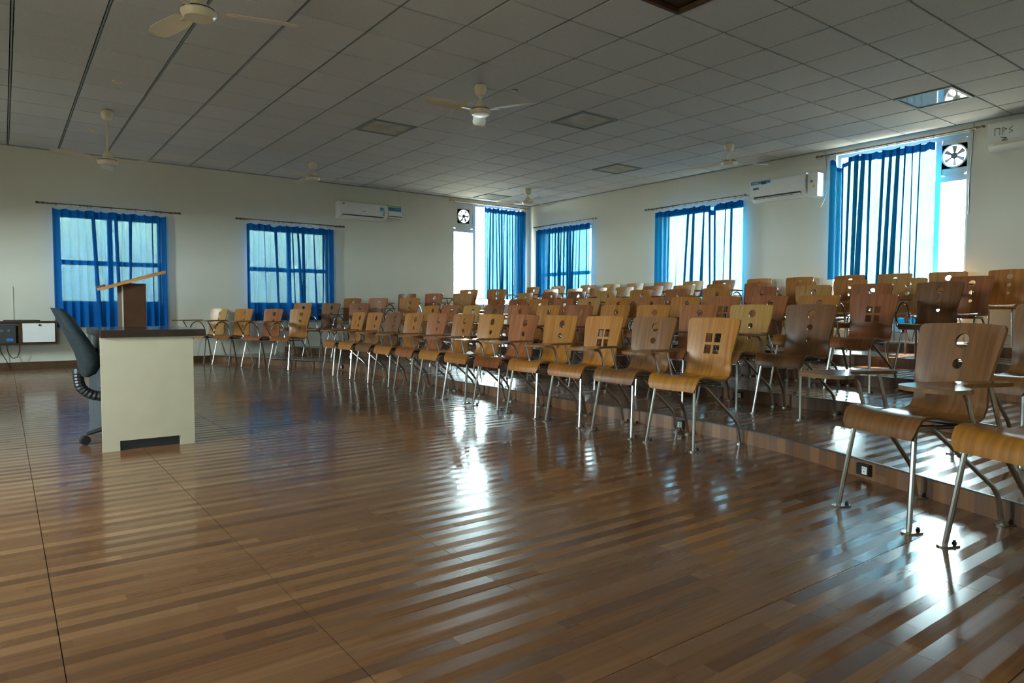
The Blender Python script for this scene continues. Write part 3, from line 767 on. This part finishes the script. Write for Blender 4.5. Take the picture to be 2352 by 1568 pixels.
MB().box(-0.23, 0.30, -0.10, 0.15, 0.0, 0.25).build('case', 'black_plastic', o)
for k in range(3): MB().lathe([(0.02, 0), (0.018, 0.012), (0.001, 0.013)], 14, M=Matrix.Translation((0.06+0.08*k, -0.10, 0.18)) @ Matrix.Rotation(PI/2, 4, 'X')).build('knob', 'grey_plastic', o)
MB().box(0.19, 0.27, -0.103, -0.1, 0.03, 0.07).build('port_panel', 'bluebag', o)
MB().rbox(-0.12, 0.27, YB-0.27, YB-0.10, 0.697, 0.715, 0.02, 'z').build('router_box', 'black_plastic', None, label='flat black box lying on top of the wall cabinet', category='electronics')
MB().rbox(0.24, 0.31, YB-0.22, YB-0.18, 0.697, 0.713, 0.015, 'z').build('remote_control', 'black_plastic', None, label='small black remote lying on the wall cabinet', category='remote')
for q, (pts, lab) in enumerate([
    ([(-0.09, YB-0.15, 0.38), (-0.08, YB-0.14, 0.25), (-0.03, YB-0.13, 0.16), (0.03, YB-0.13, 0.17), (0.06, YB-0.14, 0.26), (0.06, YB-0.15, 0.38)], 'black cable hanging in a loop under the wall cabinet'),
    ([(-0.17, YB-0.15, 0.36), (-0.16, YB-0.1, 0.25), (-0.10, YB-0.05, 0.14), (-0.06, YB-0.03, 0.02)], 'black cable dropping to the skirting under the wall cabinet'),
    ([(-0.22, YB-0.15, 0.36), (-0.23, YB-0.1, 0.28), (-0.27, YB-0.05, 0.15), (-0.34, YB-0.03, 0.08)], 'black cable slanting toward the picture edge under the cabinet')]):
    MB().tube(fillet(pts, 0.06), 0.005, 6).build('cable', 'cable_black', None, True, label=lab, category='cable')
MB().box(-0.006, 0.006, YB-0.01, YB, 0.72, 1.20).build('trunking', 'wall_paint', None, label='thin upright cable cover above the wall cabinet', category='cable cover')

# ------------------------------------------------------------------ tablet chairs
def cat_rom(P, n):
    P = [Vector(p) for p in P]; out = []
    for i in range(len(P)-1):
        a, b, c, d = P[max(i-1, 0)], P[i], P[i+1], P[min(i+2, len(P)-1)]
        for k in range(n):
            t = k/n
            out.append(0.5*((2*b)+(c-a)*t+(2*a-5*b+4*c-d)*t*t+(3*b-a-3*c+d)*t**3))
    out.append(P[-1]); return out
class Shell:
    """one bent plywood sheet: side profile (x back, z up), width by arc length"""
    def __init__(s, prof, split, widths, conc, th=0.011):
        s.c = cat_rom([(x, 0, z) for x, z in prof], 8)
        s.s = [0.0]
        for a, b in zip(s.c, s.c[1:]): s.s.append(s.s[-1]+(b-a).length)
        s.S = s.s[-1]; s.ss = s.s[split*8]; s.w = widths; s.conc = conc; s.th = th
    def P(s, t):
        t = min(max(t, 0), s.S)
        lo = 0
        while lo < len(s.s)-2 and s.s[lo+1] < t: lo += 1
        f = (t-s.s[lo])/max(1e-9, s.s[lo+1]-s.s[lo]); return s.c[lo].lerp(s.c[lo+1], f)
    def W(s, t):
        q = t/s.S; w = s.w
        for (a, wa), (b, wb) in zip(w, w[1:]):
            if a <= q <= b:
                f = (q-a)/(b-a); f = f*f*(3-2*f); return wa+(wb-wa)*f
        return w[-1][1]
    def at(s, y, t):
        p = s.P(t); W = s.W(t)/2
        r = min(1, max(0, (t-s.ss)/(0.16)))
        return Vector((p.x - s.conc*(y/W)**2*r*r*(3-2*r) + 0.004*(y/W)**2*(1-r), y, p.z + 0.010*(y/W)**2*(1-r)*(1 if t > 0.06 else 0)))
    def N(s, y, t):
        e = 0.004
        return (s.at(y+e, t)-s.at(y-e, t)).cross(s.at(y, min(t+e, s.S))-s.at(y, max(t-e, 0))).normalized()
    def solid(s, dom, tris):
        top = [s.at(y, t)+s.N(y, t)*s.th/2 for y, t in dom]; bot = [s.at(y, t)-s.N(y, t)*s.th/2 for y, t in dom]
        n = len(dom); fs = []; ec = {}
        for f in tris:
            fs.append(tuple(f)); fs.append(tuple(n+i for i in reversed(f)))
            for a, b in zip(f, f[1:]+f[:1]): ec[(a, b)] = ec.get((a, b), 0)+1
        for (a, b) in ec:
            if (b, a) not in ec: fs.append((b, a, n+a, n+b))
        return MB().add(top+bot, fs)
    def seat(s):
        NT_, NY_ = 16, 8; dom = []; tr = []
        for i in range(NT_+1):
            t = s.ss*i/NT_
            for j in range(NY_+1): dom.append(((j/NY_-0.5)*s.W(t)*(1 if i else 0.93), t))
        for i in range(NT_):
            for j in range(NY_):
                a = i*(NY_+1)+j; tr.append([a, a+1, a+NY_+2, a+NY_+1])
        return s.solid(dom, tr)
    def back(s, holes):
        """holes: ('c', y, below_top, r) circles or ('r', y, below_top, hw, hh) rectangles"""
        S = s.S; out = []
        for i in range(9): t = s.ss+(S-0.03-s.ss)*i/8; out.append((s.W(t)/2, t))
        wt = s.W(S)/2
        for k in range(1, 4):
            a = PI/2*k/4; out.append((wt-0.022+0.022*math.cos(a), S-0.03+0.022*math.sin(a)))
        for k in range(9):
            y = (wt-0.022)*(1-2*k/8); out.append((y, S-0.008+0.008*(1-(y/wt)**2)))
        right = [q for q in out if q[0] > 0.0001]
        loop = [q for q in out]
        for k in range(3, 0, -1):
            a = PI/2*k/4; loop.append((-(wt-0.022+0.022*math.cos(a)), S-0.03+0.022*math.sin(a)))
        for i in range(8, -1, -1): t = s.ss+(S-0.03-s.ss)*i/8; loop.append((-s.W(t)/2, t))
        for j in range(1, 8): loop.append((-s.W(s.ss)/2+s.W(s.ss)*j/8, s.ss))
        pts = list(loop); edges = [(i, (i+1) % len(loop)) for i in range(len(loop))]; hl = []
        for h in holes:
            if h[0] == 'c': q = [(h[1]+h[3]*math.cos(2*PI*k/18), S-h[2]+h[3]*math.sin(2*PI*k/18)) for k in range(18)]
            else: q = [(h[1]+sx*h[3], S-h[2]+sy*h[4]) for sx, sy in ((-1, -1), (1, -1), (1, 1), (-1, 1))]
            n0 = len(pts); pts += q; edges += [(n0+i, n0+(i+1) % len(q)) for i in range(len(q))]; hl.append(h)
        def inside(y, t, m=0.0):
            if t < s.ss+m or t > S-0.008+0.008*(1-(y/wt)**2)-m or abs(y) > s.W(t)/2-m: return False
            if t > S-0.03 and abs(y) > wt-0.022 and (abs(y)-wt+0.022)**2+(t-S+0.03)**2 > 0.022**2: return False
            for h in hl:
                if h[0] == 'c' and (y-h[1])**2+(t-S+h[2])**2 < (h[3]+m)**2: return False
                if h[0] == 'r' and abs(y-h[1]) < h[3]+m and abs(t-S+h[2]) < h[4]+m: return False
            return True
        ny, nt = 9, 12
        for i in range(nt):
            t = s.ss+(S-s.ss)*(i+0.5)/nt
            for j in range(ny):
                y = s.W(t)*((j+0.5)/ny-0.5)
                if inside(y, t, 0.01): pts.append((y, t))
        r = delaunay_2d_cdt([Vector(p) for p in pts], edges, [], 0, 1e-6)
        V = [(v.x, v.y) for v in r[0]]; T = []
        for f in r[2]:
            f = list(f); cy = sum(V[i][0] for i in f)/len(f); ct = sum(V[i][1] for i in f)/len(f)
            if not inside(cy, ct): continue
            ar = sum(V[f[i]][0]*V[f[(i+1) % len(f)]][1]-V[f[(i+1) % len(f)]][0]*V[f[i]][1] for i in range(len(f)))
            T.append(f if ar > 0 else f[::-1])
        return s.solid(V, T)
ROUND = [('c', 0, 0.082, 0.034), ('c', 0, 0.187, 0.024), ('c', 0, 0.284, 0.018)]
SQUARE = [('r', sx*0.036, 0.185+sy*0.041, 0.026, 0.031) for sx in (-1, 1) for sy in (-1, 1)]
SHELL1 = Shell([(.012, .372), (.014, .405), (.030, .440), (.065, .455), (.12, .453), (.20, .438), (.28, .428), (.335, .429), (.378, .446), (.405, .485), (.422, .54), (.443, .64), (.466, .74), (.493, .846)], 8,
               [(0, .385), (.12, .41), (.4, .405), (.52, .37), (.62, .365), (1, .425)], 0.028)
SHELL2 = Shell([(.015, .415), (.022, .440), (.045, .458), (.09, .462), (.15, .458), (.22, .448), (.29, .442), (.34, .444), (.378, .460), (.402, .50), (.418, .56), (.438, .66), (.460, .765), (.488, .885)], 8,
               [(0, .38), (.12, .41), (.4, .405), (.52, .37), (.62, .365), (1, .435)], 0.028)
def smooth_poly(P, n=5):
    P = [Vector((x, y, 0)) for x, y in P]; N = len(P); out = []
    for i in range(N):
        a, b, c, d = P[i-1], P[i], P[(i+1) % N], P[(i+2) % N]
        for k in range(n):
            t = k/n; v = 0.5*((2*b)+(c-a)*t+(2*a-5*b+4*c-d)*t*t+(3*b-a-3*c+d)*t**3); out.append((v.x, v.y))
    return out
TAB1 = smooth_poly([(.30, .185), (.30, .25), (.10, .27), (-.05, .285), (-.17, .265), (-.22, .19), (-.21, .08), (-.15, .025), (-.07, .04), (-.03, .11), (.03, .165), (.14, .185)])
TAB2 = smooth_poly([(.26, .16), (.26, .24), (.06, .26), (-.10, .27), (-.22, .25), (-.26, .17), (-.24, .04), (-.16, -.01), (-.06, .02), (-.02, .10), (.05, .15)])
RAD = 0.0105
ME = {}
def reg(k, mb, mat, smooth=True): ME[k] = mb.mesh(k, mat, smooth)
reg('seat1', SHELL1.seat(), 'ply_amber'); reg('back1r', SHELL1.back(ROUND), 'ply_amber'); reg('back1s', SHELL1.back(SQUARE), 'ply_amber')
reg('seat2', SHELL2.seat(), 'ply_amber'); reg('back2r', SHELL2.back(ROUND), 'ply_amber')
for s, n in ((1, 'p'), (-1, 'm')):
    reg('fleg1'+n, MB().tube(fillet([(.16, s*.150, .418), (.052, s*.158, .420), (0, s*.195, .006)], 0.035, 5), RAD, 8), 'chrome')
    reg('rleg1'+n, MB().tube(fillet([(.10, s*.125, .416), (.165, s*.135, .412), (.435, s*.212, .150), (.468, s*.215, .006)], 0.04, 4), RAD, 8), 'chrome')
    reg('fleg2'+n, MB().tube(fillet([(.22, s*.150, .425), (.075, s*.165, .428), (0, s*.205, .006)], 0.07, 6), RAD, 7), 'chrome')
    reg('rleg2'+n, MB().tube(fillet([(.18, s*.140, .425), (.335, s*.155, .428), (.455, s*.205, .006)], 0.08, 6), RAD, 7), 'chrome')
    for q, (fx, fy) in (('f', (0, .195)), ('r', (.468, .215))):
        pm = MB(); pm.rbox(fx-.030, fx+.062, s*fy-.024, s*fy+.024, 0.0008, 0.0068, .022, 'z', 4); reg('plate'+q+n, pm, 'chrome', False)
        bm = MB(); bm.lathe([(.009, .0068), (.009, .012), (.006, .013), (.006, .020), (.001, .021)], 10, (fx+.046, s*fy, 0)); reg('bolt'+q+n, bm, 'black_plastic', False)
fm = MB()
for s in (-1, 1): fm.tube([(.06, s*.142, .417), (.34, s*.142, .413)], .009, 7)
fm.tube(fillet([(.335, -.15, .40), (.335, -.10, .412), (.335, .10, .412), (.335, .15, .40)], .03), .009, 7); fm.tube([(.15, -.14, .412), (.15, .14, .412)], .009, 7)
reg('frame1', fm, 'steel_dark')
fm = MB()
for s in (-1, 1): fm.tube([(.08, s*.15, .424), (.34, s*.15, .424)], .009, 6)
fm.tube([(.16, -.14, .424), (.16, .14, .424)], .009, 6); reg('frame2', fm, 'steel_dark')
reg('stretch2', MB().tube([(.424, -.192, .115), (.424, .192, .115)], .008, 7), 'chrome')
reg('post1a', MB().tube(fillet([(.15, .142, .417), (.15, .21, .425), (.11, .225, .59), (-.04, .20, .606)], .045, 5), .0095, 8), 'chrome')
reg('post1b', MB().tube(fillet([(.27, .142, .417), (.27, .205, .428), (.235, .225, .606)], .04, 5), .0095, 8), 'chrome')
reg('tab1', MB().prism(TAB1, .607, .623), 'ply_light', False)
hp = [(.06, .145, .43), (.06, .215, .45)] + [(.20-.14*math.cos(PI*k/12), .225, .50+.175*math.sin(PI*k/12)) for k in range(13)] + [(.34, .215, .45), (.34, .145, .43)]
reg('hoop2', MB().tube(hp, RAD, 8), 'chrome')
reg('strut2', MB().tube([(.075, .222, .47), (-.07, .19, .685)], .009, 7), 'chrome')
reg('tab2', MB().prism(TAB2, .690, .706), 'ply_dark', False)
NCH = [0]
crnd = random.Random(5)
def recolor(o, mat):
    o.material_slots[0].link = 'OBJECT'; o.material_slots[0].material = MATS[mat]
def chair(kind, x, y, z, rot, label, group, mat, square=False, near=True, tmat=None, tz=0.0, trot=0.0):
    o = thing('tablet_chair', label, 'chair', (x, y, z), rot, group); NCH[0] += 1
    recolor(link('seat', ME['seat%d' % kind], o), mat)
    recolor(link('backrest', ME['back1s'] if square else ME['back%dr' % kind], o), mat)
    for q in ('f', 'r'):
        for n in ('p', 'm'):
            l = link('leg', ME['%sleg%d%s' % (q, kind, n)], o)
            if kind == 1 and near:
                link('foot_plate', ME['plate'+q+n], l); link('anchor_bolt', ME['bolt'+q+n], l)
    link('seat_frame', ME['frame%d' % kind], o)
    if kind == 1:
        link('tablet_post', ME['post1a'], o); link('tablet_post', ME['post1b'], o)
        recolor(link('writing_tablet', ME['tab1'], o), tmat or 'tablet_laminate')
    else:
        link('stretcher', ME['stretch2'], o); link('arm_hoop', ME['hoop2'], o); link('tablet_strut', ME['strut2'], o)
        recolor(link('writing_tablet', ME['tab2'], o), tmat or 'ply_dark')
    return o
ORD = ['first', 'second', 'third', 'fourth', 'fifth', 'sixth', 'seventh', 'eighth', 'ninth', 'tenth', 'eleventh', 'twelfth', 'thirteenth', 'fourteenth', 'fifteenth', 'sixteenth']
ROW = ['front', 'second', 'third', 'fourth', 'fifth', 'top']
FX = [3.37, 4.535, 5.70, 6.87, 8.03, 8.86]
CH = dict(amber='ply_amber', red='ply_red', light='ply_light', dark='ply_dark')
WORD = {'ply_amber': 'amber', 'ply_red': 'reddish', 'ply_light': 'pale', 'ply_dark': 'dark'}
def mid(row, kind, ys, cols, squares=()):
    for i, y in enumerate(ys):
        m_ = CH[cols[i % len(cols)]]; sq = i in squares
        chair(kind, FX[row], y, STEP*row, crnd.uniform(-0.03, 0.03),
              '%s plywood chair with %s, %s row middle block, %s from near aisle' % (WORD[m_], 'four square cutouts' if sq else 'round holes', ROW[row], ORD[i]),
              '%s row of the middle block' % ROW[row], m_, sq, row < 3 and i < 8)
mid(0, 1, [-3.675+0.535*n for n in range(12)], ['amber', 'dark', 'amber', 'amber', 'red', 'amber', 'amber', 'red'], (0, 2))
mid(1, 1, [-3.715+0.54*n for n in range(12)], ['dark', 'light', 'red', 'amber', 'amber', 'red', 'amber', 'red'])
mid(2, 1, [-3.65+0.53*n for n in range(12)], ['red', 'amber', 'red', 'red', 'amber', 'red', 'amber', 'light'], (0, 3))
mid(3, 2, [-3.72, -3.08, -2.42, -1.75, -1.10, -0.45, 0.22, 0.92, 1.60, 2.28, 2.95], ['dark', 'red', 'light', 'red', 'amber', 'red', 'amber', 'light'])
mid(4, 2, [-3.60, -2.92, -2.25, -1.58, -0.92, -0.28, 0.38, 1.02, 1.66, 2.30, 2.95, 3.62], ['red', 'light', 'amber', 'amber', 'red', 'amber', 'light'])
mid(5, 2, [-3.68, -3.05, -2.42, -1.80, -1.08, -0.40, 0.25, 0.88, 1.54, 2.20, 2.80, 3.48, 4.38, 5.22], ['amber', 'light', 'light', 'amber', 'amber', 'amber', 'red', 'light'])
# wing beside the curtained wall
LW = math.radians(23)
wing = {0: [(3.08, 3.37), (2.84, 3.93), (2.57, 4.56), (2.33, 5.12)], 1: [(4.19, 3.73), (3.93, 4.34), (3.67, 4.93)],
        2: [(5.14, 3.77), (4.86, 4.42), (4.60, 5.00)], 3: [(6.30, 3.85), (6.03, 4.50), (5.76, 5.05)], 4: [(7.30, 4.20), (7.03, 4.78)]}
wc = ['amber', 'red', 'amber', 'light', 'red', 'dark', 'amber']
q = 0
for r, L in wing.items():
    for i, (x, y) in enumerate(L):
        m_ = CH[wc[q % 7]]; q += 1
        chair(2, x, y, STEP*r, LW+crnd.uniform(-0.04, 0.04), '%s plywood chair in far wing, %s row, %s from the aisle' % (WORD[m_], ROW[r], ORD[i]), 'far wing beside the curtained wall', m_, False, False)
# wing next to the camera
RW = math.radians(-21)
chair(1, 2.87, -5.22, 0, RW, 'dark plywood chair closest to the camera with pale glossy tablet', 'wing next to the camera', 'ply_dark', tmat='tablet_laminate')
chair(1, 2.68, -5.735, 0, RW, 'plywood chair cut by the right picture edge, front row', 'wing next to the camera', 'ply_amber', tmat='tablet_laminate')
chair(1, 4.06, -5.24, STEP, RW, 'plywood chair in near wing, second row, standing behind the closest chair', 'wing next to the camera', 'ply_dark')

# sockets on the risers
def socket(x, y, z, rot, label):
    o = thing('power_socket', label, 'socket', (x, y, z), rot)
    MB().rbox(-0.022, 0, -0.042, 0.042, -0.03, 0.03, 0.004, 'x').build('box', 'black_plastic', o)
    mo = MB().box(-0.025, -0.02, -0.034, 0.0, -0.022, 0.018).build('socket_face', 'white_plastic', o)
    for a, b in ((-0.026, 0.006), (-0.012, 0.006), (-0.019, -0.010)): MB().box(-0.0262, -0.0248, a, a+0.005, b, b+0.006).build('hole', 'ink', mo)
    return o
for k, y, lab in ((0, -3.33, 'black power socket behind the square-cutout chair in front row'), (0, -4.86, 'black power socket below the chair closest to the camera'),
                  (0, 2.78, 'black power socket on first riser near the far end'), (1, -3.02, 'black power socket on second riser behind the dark chair'), (2, -3.05, 'black power socket on third riser under the chairs')):
    x = tier_x(k, y); dx = tier_x(k, y+0.05)-tier_x(k, y-0.05)
    socket(x-0.002, y, STEP*k+0.052, -math.atan2(dx, 0.1), lab)
print('chairs', NCH[0], 'objects', len(bpy.data.objects))
